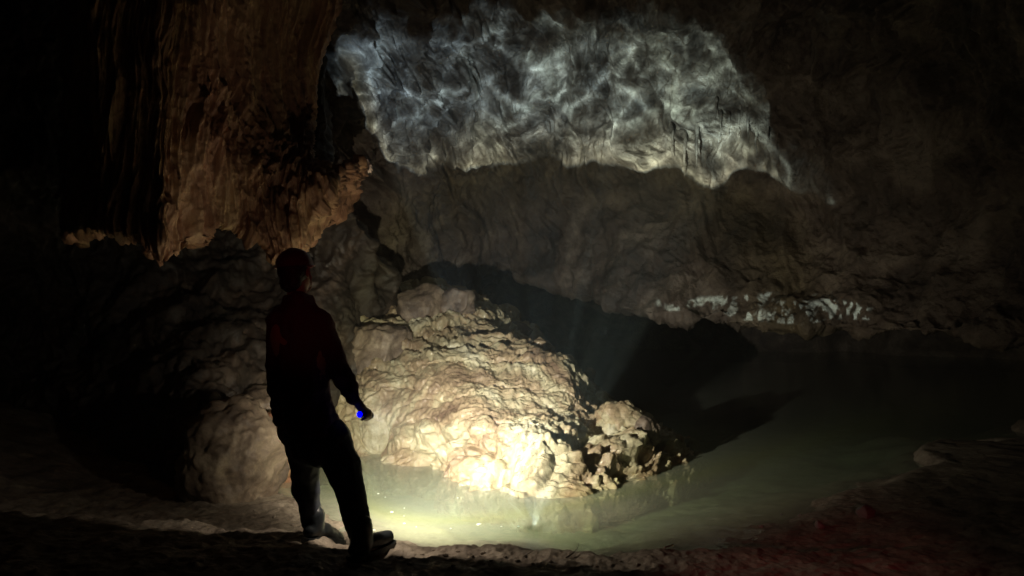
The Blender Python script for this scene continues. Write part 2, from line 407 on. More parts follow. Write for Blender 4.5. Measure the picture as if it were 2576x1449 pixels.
def mound():
    nx, ny = 760, 900
    x = np.linspace(-2.9, 2.5, nx); tt = np.linspace(0, 1, ny); y = 5.65 + (12.2 - 5.65) * tt**1.5
    X, Y = np.meshgrid(x, y); Z = moundZ(X, Y)
    G0 = np.stack([X, Y, Z], -1); p = G0.reshape(-1, 3)
    wr = np.c_[fbm(p * 1.1, 2, 101), fbm(p * 1.1, 2, 102), fbm(p * 1.1, 2, 103)] * 0.22
    # ledges: steps that climb with the mound, strongest in the upper half
    zf = p[:, 2] + 0.16 * fbm(p * np.array([0.9, 0.9, 0.9]), 3, 104)
    step = 0.20
    fr = zf / step - np.floor(zf / step)
    ter = (sstep(0.0, 0.22, fr) - fr) * step
    up = sstep(7.8, 8.6, p[:, 1])
    Z = Z + (ter * (0.55 * up + 0.04) + 0.0).reshape(Z.shape)
    G = np.stack([X, Y, Z], -1); p = G.reshape(-1, 3)
    pxx = p[:, 0] / p[:, 1] * F + 1288; pyy = 724 - (p[:, 2] - 1.5) / p[:, 1] * F
    q = p + wr
    w1 = sworley(q * 3.4, 26, 14); v1 = sworley(q * 7.5, 24, 15); a1 = sworley(q * 19, 10, 16)
    knob = np.clip(gauss(pxx, pyy, 1330, 1160, 190, 80) + gauss(pxx, pyy, 1560, 1130, 120, 90) + gauss(pxx, pyy, 1080, 1130, 140, 60) * 0.7, 0, 1)
    flat = np.clip(1.3 * gauss(pxx, pyy, 1230, 990, 290, 95), 0, 1)
    ledge = np.clip(gauss(pxx, pyy, 1100, 940, 220, 40) + up * 0.6, 0, 1)
    d = 0.06 * fbm(q * 1.6, 3, 105)
    d += (0.23 * knob + 0.10 * ledge + 0.05) * (1 - flat * 0.65) * (0.5 - 1.25 * w1**2)
    d += (0.11 * knob + 0.045 * ledge + 0.022) * (1 - flat * 0.7) * (0.5 - 1.25 * v1**2)
    d += (0.03 * knob + 0.008) * (0.5 - 1.2 * a1**2)
    # run-off rills that follow the slope
    d += (0.03 - 0.012 * knob) * (ridge(q * np.array([9, 2.2, 3.0]), 3, 108) - 0.5)
    d += (0.03 + 0.02 * up) * (1 - 0.5 * flat) * (ridge(q * np.array([3.0, 5.0, 9.0]), 3, 110) - 0.5)
    # cracks
    r = np.abs(perlin(q * np.array([1.5, 2.6, 2.4]), 115)); d -= (0.05 + 0.05 * ledge) * (1 - 0.6 * flat) * np.exp(-(r / 0.035)**2)
    d += (1 - 0.8 * flat) * (0.045 * np.abs(perlin(q * 9, 121)) + 0.022 * np.abs(perlin(q * 19, 122)) + 0.008 * np.abs(perlin(p * 42, 123)))
    d += flat * 0.022 * np.abs(perlin(q * np.array([8, 16, 30.0]), 125))
    d += 0.006 * fbm(p * 30, 3, 118)
    N = normals(G); N = np.where(N[..., 2:3] < 0, -N, N)
    G = G + N * d.reshape(X.shape)[..., None]
    dz_ = G[..., 2] - (WATER - 0.035); G[..., 1] = np.where(dz_ < 0, G[..., 1] - 2.2 * dz_, G[..., 1]); G[..., 2] = np.where(dz_ < 0, G[..., 2] + 2.0 * dz_, G[..., 2])   # plunges under water
    return G
tag(grid_obj('flowstone_mound', mound(), M_mound), 'wet golden flowstone mound rising out of the pool in the torchlight', 'rock mound')

# ------------------------------------------------------------------ rocks
def rock(name, c, size, seed, mat, rot=(0, 0, 0), sub=5, blocky=0.5, knob=0.1, streak=0.0):
    bm = bmesh.new(); bmesh.ops.create_icosphere(bm, subdivisions=sub, radius=1.0)
    V = np.array([v.co[:] for v in bm.verts]); Fc = np.array([[v.index for v in f.verts] for f in bm.faces]); bm.free()
    rr = np.random.RandomState(seed)
    d = V.copy()
    r = np.ones(len(V))
    for k in range(int(9 * blocky) + 5):              # cut flats
        n = rr.normal(size=3); n /= np.linalg.norm(n); h = 0.66 + 0.22 * rr.rand()
        dt = V @ n; r = np.where(dt * r > h, h / np.maximum(dt, 1e-3), r)
    r = r * (1 - 0.3) + 0.3 * np.minimum(r, 1)
    V = d * r[:, None]
    s = np.array(size); p = V * s + seed * 3.3
    sc = 1.0 / s.mean()
    w1, w2, _c = worley(p * sc * 1.7, seed % 50)
    V = V * (1 + 0.22 * fbm(p * sc * 0.9, 4, seed % 40) * 0.8 + knob * (0.5 - w1) + 0.06 * (ridge(p * sc * 3, 3, seed % 30) - 0.5)
             + 0.02 * fbm(p * sc * 9, 3, 3))[:, None]
    V = V * s
    R = np.array(Matrix.Rotation(rot[2], 3, 'Z') @ Matrix.Rotation(rot[1], 3, 'Y') @ Matrix.Rotation(rot[0], 3, 'X'))
    V = V @ R.T
    zmin = V[:, 2].min(); V[:, 2] -= zmin
    o = mesh_arrays(name, V, Fc, mat)
    o.location = (c[0], c[1], c[2] + zmin)
    return o
def OM(px, py, dz):
    # first point along the view line that is dz above the mound
    for Y in np.arange(6.2, 11.5, 0.02):
        q = P(px, py, Y)
        if q[2] < float(moundZ(q[0], q[1])) + dz: return q
    return P(px, py, 9.0)
GRP = 'rocks lying on the flowstone mound'
tag(rock('rock', OM(1062, 775, 0.12), (0.36, 0.26, 0.30), 3, M_boulder, blocky=0.4), 'broad pale rounded rock on the crest of the mound, left of the upright block', 'rock', GRP)
tag(rock('rock', OM(1152, 768, 0.15), (0.22, 0.2, 0.25), 5, M_boulder, blocky=1), 'upright pale block on the top of the mound beside the broad rock', 'rock', GRP)
tag(rock('rock', OM(1290, 832, 0.06), (0.30, 0.18, 0.13), 8, M_boulder, rot=(0, 0.25, 0.2), blocky=0.9), 'long jagged wedge of rock lit alone at the upper right of the mound', 'rock', GRP)
tag(rock('rock', OM(1480, 945, 0.05), (0.10, 0.09, 0.12), 11, M_boulder, blocky=1), 'small pale chip of rock standing alone in the dark right of the mound', 'rock', GRP)
tag(rock('rock', OM(1565, 1045, 0.08), (0.25, 0.18, 0.17), 12, M_mound, blocky=0.4, knob=0.45), 'knobbly tan rock standing on the right shoulder of the mound', 'rock', GRP)
tag(rock('rock', OM(1620, 1078, 0.07), (0.20, 0.16, 0.12), 14, M_boulder, rot=(0, 0.4, 0), blocky=0.6), 'slanting wedge of rock on the lower right end of the mound', 'rock', GRP)
tag(rock('rock', OM(1215, 1085, 0.02), (0.13, 0.12, 0.13), 16, M_mound, blocky=0.1, knob=0.2), 'round wet knob of stone bulging at the front of the mound', 'rock', GRP)

# the smooth slab left of the mound, boulders by the side wall
tag(rock('boulder', P(935, 960, 9.0), (0.45, 0.45, 0.85), 21, M_boulder, rot=(0, 0.25, 0), blocky=0.9, sub=6, knob=0.05), 'tall smooth grey slab leaning against the left end of the mound', 'boulder', 'boulders along the pool edge')
tag(rock('boulder', P(590, 1180, 6.15), (0.43, 0.42, 0.52), 24, M_boulder, blocky=0.5, sub=6, knob=0.12), 'large rounded boulder with a brown streaked face left of the person', 'boulder', 'boulders along the pool edge')
tag(rock('boulder', P(690, 1160, 6.7), (0.26, 0.3, 0.42), 26, M_drape, blocky=0.6, sub=6, knob=0.15), 'orange stained narrow boulder half hidden behind the left leg of the person', 'boulder', 'boulders along the pool edge')
tag(rock('boulder', P(660, 1020, 7.2), (0.30, 0.3, 0.22), 29, M_boulder, blocky=0.8, sub=5, knob=0.2), 'flat dark boulder stacked behind and above the large rounded boulder', 'boulder', 'boulders along the pool edge')

# ------------------------------------------------------------------ ground and pool
shore = [(-2.6, 6.9), (-1.95, 6.25), (-1.43, 5.83), (-1.18, 5.58), (-0.9, 5.13), (-0.52, 4.93), (-0.09, 4.84), (0.1, 4.77), (0.5, 4.69), (1.0, 4.79), (1.48, 5.2), (2.04, 5.67), (3.2, 6.9), (6.5, 9.0), (20, 14),
         (20, 40), (-1.0, 40.0), (-2.6, 9.0)]
def sdf_poly(X, Y, poly):
    d = np.full(X.shape, 1e9); ins = np.zeros(X.shape, bool); n = len(poly)
    for i in range(n):
        x1, y1 = poly[i]; x2, y2 = poly[(i + 1) % n]
        ex, ey = x2 - x1, y2 - y1; wx, wy = X - x1, Y - y1
        tt = np.clip((wx * ex + wy * ey) / (ex * ex + ey * ey), 0, 1)
        d = np.minimum(d, (wx - ex * tt)**2 + (wy - ey * tt)**2)
        c = ((y1 <= Y) & (y2 > Y)) | ((y2 <= Y) & (y1 > Y))
        xi = x1 + (Y - y1) / (ey if abs(ey) > 1e-9 else 1e-9) * ex
        ins ^= c & (X < xi)
    d = np.sqrt(d); return np.where(ins, -d, d)

def ground_z(X, Y, fine=True):
    sh = X.shape; p0 = np.stack([X, Y, 0 * X], -1).reshape(-1, 3)
    w = (0.10 * fbm(p0 * 2.2, 3, 201)).reshape(sh) + (0.7 * fbm(p0 * 0.7, 3, 202)).reshape(sh) * sstep(1.8, 4.0, X)
    d = sdf_poly(X, Y, shore) + w
    crest = np.interp(X, [-4, -2.2, -1.4, -0.9, -0.4, 0.2, 1.0, 2.0], [5.35, 5.1, 4.82, 4.62, 4.62, 4.6, 4.5, 4.6])
    crest = crest + (0.10 * perlin(p0 * 3.0, 205) + 0.03 * perlin(p0 * 9.0, 206)).reshape(sh)
    far = sstep(-0.02, 0.12, Y - crest)
    z = -0.095 * far * sstep(3.0, 1.5, X)
    z = z - 0.03 * sstep(1.2, 2.5, X) * sstep(3.5, 5, Y)
    z = np.where(d < 0.25, z * sstep(0.0, 0.25, d) + WATER * (1 - sstep(0.0, 0.25, d)), z)
    z = np.where(d < 0, WATER - 0.02 - 0.27 * sstep(0, 1.3, -d), z)
    z = z + (0.022 * fbm(p0 * 2.3, 4, 210)).reshape(sh) * sstep(-0.6, 0.3, d)
    if fine:
        w1, w2, c = worley(p0 * 9, 31)
        z = z + ((0.030 * (ridge(p0 * 4.5, 4, 212) - 0.5) + 0.014 * (0.5 - w1) + 0.020 * np.clip(0.42 - worley(p0 * 13, 33)[0], 0, 1) * (fbm(p0 * 1.7, 2, 218) > 0.0)).reshape(sh) * (1 - 0.6 * sstep(0.3, 1.5, X)) * sstep(-0.15, 0.15, d))
        z = z + (0.012 * fbm(p0 * 4, 4, 214)).reshape(sh) * sstep(0, -0.2, d)
        z = z + (0.006 * fbm(p0 * 26, 3, 216)).reshape(sh) * sstep(-0.1, 0.1, d)
    # left, the floor climbs to the side wall
    z = z + 0.6 * sstep(3.2, 6.0, -X) * sstep(0, 2, Y)
    return z
nx, ny = 900, 900
sx = np.linspace(-1, 1, nx); x = 3.2 * sx + 12 * np.sign(sx) * np.abs(sx)**5
sy = np.linspace(0, 1, ny); y = np.interp(sy, [0, 0.1, 0.7, 0.85, 1], [-7, 2.6, 6.2, 9, 21])
X, Y = np.meshgrid(x, y)
G = np.stack([X, Y, ground_z(X, Y)], -1)
tag(grid_obj('ground', G, M_ground), 'pale brown trampled mud floor of the cave', 'ground', kind='structure')
def bed(m):
    # pale silt covers everything under the waterline
    nt = m.node_tree; b = nt.nodes['Principled BSDF']; old = b.inputs['Base Color'].links[0].from_socket; L = nt.links.new
    g = nt.nodes.new('ShaderNodeNewGeometry'); sp = nt.nodes.new('ShaderNodeSeparateXYZ'); L(g.outputs['Position'], sp.inputs[0])
    r = nt.nodes.new('ShaderNodeMapRange'); r.inputs[1].default_value = -0.135; r.inputs[2].default_value = -0.165; r.inputs[3].default_value = 0; r.inputs[4].default_value = 0.8
    L(sp.outputs[2], r.inputs[0]); mx = nt.nodes.new('ShaderNodeMix'); mx.data_type = 'RGBA'; L(r.outputs[0], mx.inputs[0]); L(old, mx.inputs[6])
    mx.inputs[7].default_value = (0.50, 0.49, 0.33, 1); L(mx.outputs[2], b.inputs['Base Color'])
bed(M_ground)
def gz(x, y): return float(ground_z(np.array([[x]]), np.array([[y]]))[0, 0])

def water_mat():
    m = bpy.data.materials.new('pool_water'); m.use_nodes = True; nt = m.node_tree; L = nt.links.new
    nt.nodes.remove(nt.nodes['Principled BSDF']); out = nt.nodes['Material Output']
    tr = nt.nodes.new('ShaderNodeBsdfTransparent'); gl = nt.nodes.new('ShaderNodeBsdfGlossy'); gl.inputs['Roughness'].default_value = 0.03
    ge = nt.nodes.new('ShaderNodeNewGeometry'); dt = nt.nodes.new('ShaderNodeVectorMath'); dt.operation = 'DOT_PRODUCT'
    L(ge.outputs['Incoming'], dt.inputs[0])
    tc = nt.nodes.new('ShaderNodeTexCoord')
    n = nt.nodes.new('ShaderNodeTexNoise'); n.inputs['Scale'].default_value = 7; n.inputs['Detail'].default_value = 4; n.inputs['Distortion'].default_value = 0.6
    L(tc.outputs['Object'], n.inputs['Vector'])
    bp = nt.nodes.new('ShaderNodeBump'); bp.inputs['Distance'].default_value = 0.012; bp.inputs['Strength'].default_value = 0.35
    L(n.outputs[0], bp.inputs['Height']); L(bp.outputs[0], gl.inputs['Normal']); L(bp.outputs[0], dt.inputs[1])
    c_ = lmath(nt, 'SUBTRACT', 1.0, lmath(nt, 'ABSOLUTE', dt.outputs['Value']), clamp=True)
    frs = lmath(nt, 'MULTIPLY_ADD', lmath(nt, 'POWER', c_, 5.0), 0.98, 0.02, clamp=True)
    mx = nt.nodes.new('ShaderNodeMixShader'); L(frs, mx.inputs[0]); L(tr.outputs[0], mx.inputs[1]); L(gl.outputs[0], mx.inputs[2])
    df = nt.nodes.new('ShaderNodeBsdfDiffuse'); df.inputs['Color'].default_value = (0.68, 0.75, 0.58, 1)
    m0 = nt.nodes.new('ShaderNodeMixShader'); m0.inputs[0].default_value = 0.36; L(tr.outputs[0], m0.inputs[1]); L(df.outputs[0], m0.inputs[2]); L(m0.outputs[0], mx.inputs[1])
    L(mx.outputs[0], out.inputs['Surface'])
    ab = nt.nodes.new('ShaderNodeVolumeAbsorption'); ab.inputs['Color'].default_value = (0.68, 0.85, 0.79, 1); ab.inputs['Density'].default_value = 1.1
    L(ab.outputs[0], out.inputs['Volume'])
    return m
bm = bmesh.new()
bmesh.ops.create_cube(bm, size=1, matrix=Matrix.Translation((9.0, 13.2, WATER - 0.5)) @ Matrix.Diagonal((24.6, 17.6, 1.0, 1)))
me = bpy.data.meshes.new('water'); bm.to_mesh(me); bm.free(); me.materials.append(water_mat())
wo = bpy.data.objects.new('water', me); S.collection.objects.link(wo); tag(wo, 'still pale green pool around the flowstone mound', 'water', kind='structure')

# ------------------------------------------------------------------ added lamp with a drawn pattern, in place of torchlight reflected by the pool
def glint_lamp():
    o, d, nt = new_light('pool_reflection_stand_in', 'POINT', GLINT)
    d.energy = GLINT_E; d.color = (0.60, 0.86, 0.94); d.shadow_soft_size = 0.006
    L = nt.links.new; em = nt.nodes['Emission']
    top = [(835, 215), (880, 122), (1020, 118), (1035, 160), (1130, 95), (1180, 88), (1250, 62), (1330, 112), (1400, 98), (1480, 85), (1560, 84), (1640, 52), (1700, 70), (1770, 110), (1815, 150), (1845, 195), (1890, 235), (1940, 300), (1975, 430)]
    bot = [(865, 235), (915, 300), (965, 400), (990, 440), (1020, 455), (1100, 432), (1190, 408), (1270, 412), (1330, 408), (1360, 396), (1400, 402), (1440, 422), (1490, 404), (1540, 406), (1600, 432), (1655, 414), (1700, 418), (1735, 450), (1765, 474), (1810, 478), (1840, 442), (1890, 436), (1930, 450), (1960, 462)]  # drawn lower border, in place of the rocks' shadow edge
    lo_t = [(1650, 754), (1760, 752), (1850, 748), (1900, 738), (2000, 746), (2100, 745), (2200, 770)]  # low strip of light patches, also drawn into the lamp
    lo_b = [(1650, 770), (1760, 776), (1830, 800), (1950, 805), (2100, 806), (2200, 812)]
    def uv(q):
        a, b = q; w = P(a, b, float(wallY(a, b))) - GLINT
        return w[0] / w[1], w[2] / w[1]
    U0, U1, V0, V1 = -0.9, 1.3, 0.0, 1.3
    def curve(pts, src):
        c = sorted(uv(q) for q in pts)
        n = nt.nodes.new('ShaderNodeFloatCurve'); cv = n.mapping.curves[0]
        c = [((a - U0) / (U1 - U0), (b - V0) / (V1 - V0)) for a, b in c]
        cv.points[0].location = (0, c[0][1]); cv.points[1].location = (1, c[-1][1])
        for q in c: cv.points.new(*q)
        n.mapping.update()
        for q in cv.points: q.handle_type = 'AUTO_CLAMPED'
        n.mapping.update()
        L(src, n.inputs['Value']); return n.outputs[0], c[0][0], c[-1][0]
    tc = lnode(nt, 'ShaderNodeTexCoord'); sp = lnode(nt, 'ShaderNodeSeparateXYZ'); L(tc.outputs['Normal'], sp.inputs[0])
    dy = lmath(nt, 'MAXIMUM', sp.outputs[1], 0.001)
    un = lmath(nt, 'DIVIDE', lmath(nt, 'SUBTRACT', lmath(nt, 'DIVIDE', sp.outputs[0], dy), U0), U1 - U0)
    vn = lmath(nt, 'DIVIDE', lmath(nt, 'SUBTRACT', lmath(nt, 'DIVIDE', sp.outputs[2], dy), V0), V1 - V0)
    cb = lnode(nt, 'ShaderNodeCombineXYZ'); L(lmath(nt, 'MULTIPLY', un, 2.0), cb.inputs[0]); L(vn, cb.inputs[1])
    def sharp(a, w): return lmath(nt, 'ADD', lmath(nt, 'DIVIDE', a, w), 0.5, clamp=True)
    def mul(*a):
        r = a[0]
        for b in a[1:]: r = lmath(nt, 'MULTIPLY', r, b)
        return r
    # rough upper border
    nz = lnode(nt, 'ShaderNodeTexNoise'); nz.inputs['Scale'].default_value = 13; nz.inputs['Detail'].default_value = 5; L(cb.outputs[0], nz.inputs['Vector'])
    jag = lmath(nt, 'MULTIPLY', lmath(nt, 'SUBTRACT', nz.outputs[0], 0.55), 0.17)
    t_, a0, a1 = curve(top, un); b_, _, _ = curve(bot, un)
    m1 = mul(sharp(lmath(nt, 'ADD', lmath(nt, 'SUBTRACT', t_, vn), jag), 0.20), sharp(lmath(nt, 'ADD', lmath(nt, 'SUBTRACT', vn, b_), lmath(nt, 'MULTIPLY', jag, lmath(nt, 'MULTIPLY_ADD', lmath(nt, 'SUBTRACT', 0.42, un, clamp=True), 3.0, 0.2))), 0.010),
             sharp(lmath(nt, 'SUBTRACT', lmath(nt, 'ADD', un, jag), a0), 0.06), sharp(lmath(nt, 'SUBTRACT', a1, lmath(nt, 'ADD', un, jag)), 0.16))
    # caustic web drawn into the lamp's output: two warped voronoi nets
    def web(scale, width, dist, seed):
        n = lnode(nt, 'ShaderNodeTexNoise'); n.inputs['Scale'].default_value = 5.5; n.inputs['Detail'].default_value = 3
        mp = lnode(nt, 'ShaderNodeMapping'); mp.inputs['Location'].default_value = (seed, seed * 2, 0); L(cb.outputs[0], mp.inputs[0]); L(mp.outputs[0], n.inputs['Vector'])
        s = lnode(nt, 'ShaderNodeVectorMath'); s.operation = 'SCALE'; s.inputs['Scale'].default_value = dist; L(n.outputs['Color'], s.inputs[0])
        a = lnode(nt, 'ShaderNodeVectorMath'); a.operation = 'ADD'; L(mp.outputs[0], a.inputs[0]); L(s.outputs[0], a.inputs[1])
        v = lnode(nt, 'ShaderNodeTexVoronoi'); v.feature = 'DISTANCE_TO_EDGE'; v.inputs['Scale'].default_value = scale; L(a.outputs[0], v.inputs['Vector'])
        e = lmath(nt, 'SUBTRACT', 1.0, lmath(nt, 'DIVIDE', v.outputs['Distance'], width), clamp=True)
        return lmath(nt, 'POWER', e, 2.2)
    n5 = lnode(nt, 'ShaderNodeTexNoise'); n5.inputs['Scale'].default_value = 9; n5.inputs['Detail'].default_value = 4; n5.inputs['Distortion'].default_value = 1.5; L(cb.outputs[0], n5.inputs['Vector'])
    soft = lmath(nt, 'POWER', lmath(nt, 'MULTIPLY', n5.outputs[0], 1.25), 3.2)
    pat = lmath(nt, 'ADD', lmath(nt, 'ADD', mul(web(7, 0.15, 0.16, 1.0), soft, 4.8), mul(web(16, 0.20, 0.09, 5.0), soft, 2.4)), lmath(nt, 'ADD', 0.07, lmath(nt, 'MULTIPLY', soft, 1.3)))
    nw = lnode(nt, 'ShaderNodeTexNoise'); nw.inputs['Scale'].default_value = 14; nw.inputs['Detail'].default_value = 3; L(cb.outputs[0], nw.inputs['Vector'])
    vw = lnode(nt, 'ShaderNodeVectorMath'); vw.operation = 'SUBTRACT'; L(nw.outputs['Color'], vw.inputs[0]); vw.inputs[1].default_value = (0.5, 0.5, 0.5)
    vs = lnode(nt, 'ShaderNodeVectorMath'); vs.operation = 'MULTIPLY'; L(vw.outputs[0], vs.inputs[0]); vs.inputs[1].default_value = (0.09, 0.09, 0)
    va = lnode(nt, 'ShaderNodeVectorMath'); va.operation = 'ADD'; L(cb.outputs[0], va.inputs[0]); L(vs.outputs[0], va.inputs[1])
    def npt(q):
        a, b = uv(q); return np.array([2.0 * (a - U0) / (U1 - U0), (b - V0) / (V1 - V0), 0.0])
    tot = None  # bright streaks drawn into the lamp one by one
    for q1, q2, w_, st_ in (((1600, 420), (1950, 288), 0.018, 1.3), ((1370, 150), (1470, 105), 0.03, 1.1), ((1470, 105), (1580, 110), 0.035, 0.9), ((1590, 135), (1500, 200), 0.014, 1.6), ((1500, 200), (1400, 300), 0.012, 1.4),
                            ((1400, 300), (1340, 345), 0.016, 0.9), ((900, 140), (1010, 135), 0.035, 1.0), ((1420, 408), (1530, 385), 0.022, 1.0), ((1240, 210), (1330, 290), 0.012, 1.2), ((1610, 375), (1720, 330), 0.012, 1.0),
                            ((1670, 205), (1840, 185), 0.020, 1.1), ((950, 320), (1005, 440), 0.014, 1.2), ((1470, 330), (1600, 300), 0.018, 0.7), ((1780, 470), (1950, 445), 0.016, 1.0), ((1330, 150), (1330, 230), 0.016, 1.0), ((1180, 405), (1300, 380), 0.02, 0.8)):
        A_, B_ = npt(q1), npt(q2); D_ = B_ - A_; l2 = float(D_ @ D_)
        sb = lnode(nt, 'ShaderNodeVectorMath'); sb.operation = 'SUBTRACT'; L(va.outputs[0], sb.inputs[0]); sb.inputs[1].default_value = A_
        dp = lnode(nt, 'ShaderNodeVectorMath'); dp.operation = 'DOT_PRODUCT'; L(sb.outputs[0], dp.inputs[0]); dp.inputs[1].default_value = D_ / l2
        tt_ = lmath(nt, 'ADD', dp.outputs['Value'], 0.0, clamp=True)
        sc_ = lnode(nt, 'ShaderNodeVectorMath'); sc_.operation = 'SCALE'; sc_.inputs[0].default_value = D_; L(tt_, sc_.inputs['Scale'])
        ds = lnode(nt, 'ShaderNodeVectorMath'); ds.operation = 'DISTANCE'; L(sb.outputs[0], ds.inputs[0]); L(sc_.outputs[0], ds.inputs[1])
        e_ = lmath(nt, 'MULTIPLY', lmath(nt, 'POWER', lmath(nt, 'SUBTRACT', 1.0, lmath(nt, 'DIVIDE', ds.outputs['Value'], w_ * 1.8), clamp=True), 1.5), st_)
        tot = e_ if tot is None else lmath(nt, 'MAXIMUM', tot, e_)
    pat = lmath(nt, 'ADD', lmath(nt, 'MULTIPLY', pat, 0.52), lmath(nt, 'MULTIPLY', tot, 0.95))
    lt, c0, c1 = curve(lo_t, un); lb, _, _ = curve(lo_b, un)
    nb = lnode(nt, 'ShaderNodeTexNoise'); nb.inputs['Scale'].default_value = 30; nb.inputs['Detail'].default_value = 2; L(cb.outputs[0], nb.inputs['Vector'])
    br = lmath(nt, 'DIVIDE', lmath(nt, 'SUBTRACT', nb.outputs[0], 0.50), 0.06, clamp=True)
    m2 = mul(sharp(lmath(nt, 'SUBTRACT', lt, vn), 0.006), sharp(lmath(nt, 'SUBTRACT', vn, lb), 0.004), sharp(lmath(nt, 'SUBTRACT', un, c0), 0.004),
             sharp(lmath(nt, 'SUBTRACT', c1, un), 0.01), br)
    wm = lmath(nt, 'SUBTRACT', 1.0, lmath(nt, 'DIVIDE', lmath(nt, 'SUBTRACT', vn, b_), 0.12), clamp=True)
    wc_ = lnode(nt, 'ShaderNodeMix'); wc_.data_type = 'RGBA'; hue = lnode(nt, 'ShaderNodeMix'); hue.data_type = 'RGBA'; hue.inputs[6].default_value = (0.88, 0.97, 1.18, 1); hue.inputs[7].default_value = (1.08, 1.06, 0.92, 1)
    L(lmath(nt, 'MULTIPLY', lmath(nt, 'SUBTRACT', un, 0.2), 2.6, clamp=True), hue.inputs[0]); L(hue.outputs[2], wc_.inputs[6]); wc_.inputs[7].default_value = (1.25, 1.0, 0.72, 1); L(lmath(nt, 'MULTIPLY', wm, m1), wc_.inputs[0]); L(wc_.outputs[2], em.inputs['Color'])
    L(lmath(nt, 'ADD', lmath(nt, 'MULTIPLY', m1, pat), lmath(nt, 'MULTIPLY', m2, 0.42)), em.inputs['Strength'])
glint_lamp()

#PERSON#
# ------------------------------------------------------------------ the person
def loft(bm, rings, n=20):
    """rings: (centre, rx, ry, xaxis, yaxis)"""
    R = []
    for c, rx, ry, ax, ay in rings:
        c = Vector(c); R.append([bm.verts.new(c + Vector(ax) * rx * math.cos(2 * math.pi * k / n) + Vector(ay) * ry * math.sin(2 * math.pi * k / n)) for k in range(n)])
    for a, b in zip(R, R[1:]):
        for k in range(n): bm.faces.new((a[k], a[(k + 1) % n], b[(k + 1) % n], b[k]))
    bm.faces.new(R[0][::-1]); bm.faces.new(R[-1])

def limb(bm, pts, n=16, flat=1.0):
    """pts: (point, radius) along a limb, rounded at both ends"""
    P_ = [Vector(q[0]) for q in pts]; rs = [q[1] for q in pts]
    # resample with a smooth curve
    Q = []; RR = []
    m = len(P_)
    for i in range(m - 1):
        p0 = P_[max(i - 1, 0)]; p1 = P_[i]; p2 = P_[i + 1]; p3 = P_[min(i + 2, m - 1)]
        for k in range(6):
            t = k / 6; t2 = t * t; t3 = t2 * t
            Q.append(0.5 * ((2 * p1) + (p2 - p0) * t + (2 * p0 - 5 * p1 + 4 * p2 - p3) * t2 + (3 * p1 - p0 - 3 * p2 + p3) * t3))
            s = t2 * (3 - 2 * t); RR.append(rs[i] * (1 - s) + rs[i + 1] * s)
    Q.append(P_[-1]); RR.append(rs[-1])
    d0 = (Q[0] - Q[1]).normalized(); d1 = (Q[-1] - Q[-2]).normalized()
    pre = []; post = []
    for a in (80, 55, 28): pre.append((Q[0] + d0 * RR[0] * math.sin(math.radians(a)), RR[0] * math.cos(math.radians(a))))
    for a in (28, 55, 80): post.append((Q[-1] + d1 * RR[-1] * math.sin(math.radians(a)), RR[-1] * math.cos(math.radians(a))))
    allp = pre + list(zip(Q, RR)) + post
    rings = []; ref = Vector((0, 1, 0.01)); 
    for i, (c, r) in enumerate(allp):
        a = allp[max(i - 1, 0)][0]; b = allp[min(i + 1, len(allp) - 1)][0]; t = (b - a).normalized()
        x = ref - t * ref.dot(t)
        if x.length < 0.05: x = Vector((1, 0, 0)) - t * t.x
        x.normalize(); y = t.cross(x); ref = x
        rings.append((c, r, r * flat, x, y))
    loft(bm, rings, n)

def ball(bm, c, s, R=None, seg=20):
    M = Matrix.Translation(Vector(c)) @ (R.to_4x4() if R else Matrix.Identity(4)) @ Matrix.Diagonal((*s, 1))
    bmesh.ops.create_uvsphere(bm, u_segments=seg, v_segments=seg // 2 + 2, radius=1, matrix=M)

def fuse(name, bm, mat, vox, smooth=4, parent=None, disp=None):
    me = bpy.data.meshes.new(name); bmesh.ops.recalc_face_normals(bm, faces=bm.faces); bm.to_mesh(me); bm.free()
    tmp = bpy.data.objects.new('tmp', me); S.collection.objects.link(tmp)
    r = tmp.modifiers.new('r', 'REMESH'); r.mode = 'VOXEL'; r.voxel_size = vox; r.use_smooth_shade = True
    s = tmp.modifiers.new('s', 'SMOOTH'); s.factor = 0.5; s.iterations = smooth
    dg = bpy.context.evaluated_depsgraph_get(); dg.update()
    m2 = bpy.data.meshes.new_from_object(tmp.evaluated_get(dg), depsgraph=dg)
    S.collection.objects.unlink(tmp); bpy.data.objects.remove(tmp)
    if disp is not None:
        n = len(m2.vertices); V = np.zeros(n * 3, np.float32); N = np.zeros(n * 3, np.float32)
        m2.vertices.foreach_get('co', V); m2.vertices.foreach_get('normal', N)
        V = V.reshape(-1, 3).astype(float); N = N.reshape(-1, 3)
        V = V + N * disp(V)[:, None]
        m2.vertices.foreach_set('co', V.astype(np.float32).ravel()); m2.update()
    m2.name = name; m2.materials.clear(); m2.materials.append(mat)
    m2.polygons.foreach_set('use_smooth', np.ones(len(m2.polygons), bool))
    o = bpy.data.objects.new(name, m2); S.collection.objects.link(o)
    if parent: o.parent = parent
    return o

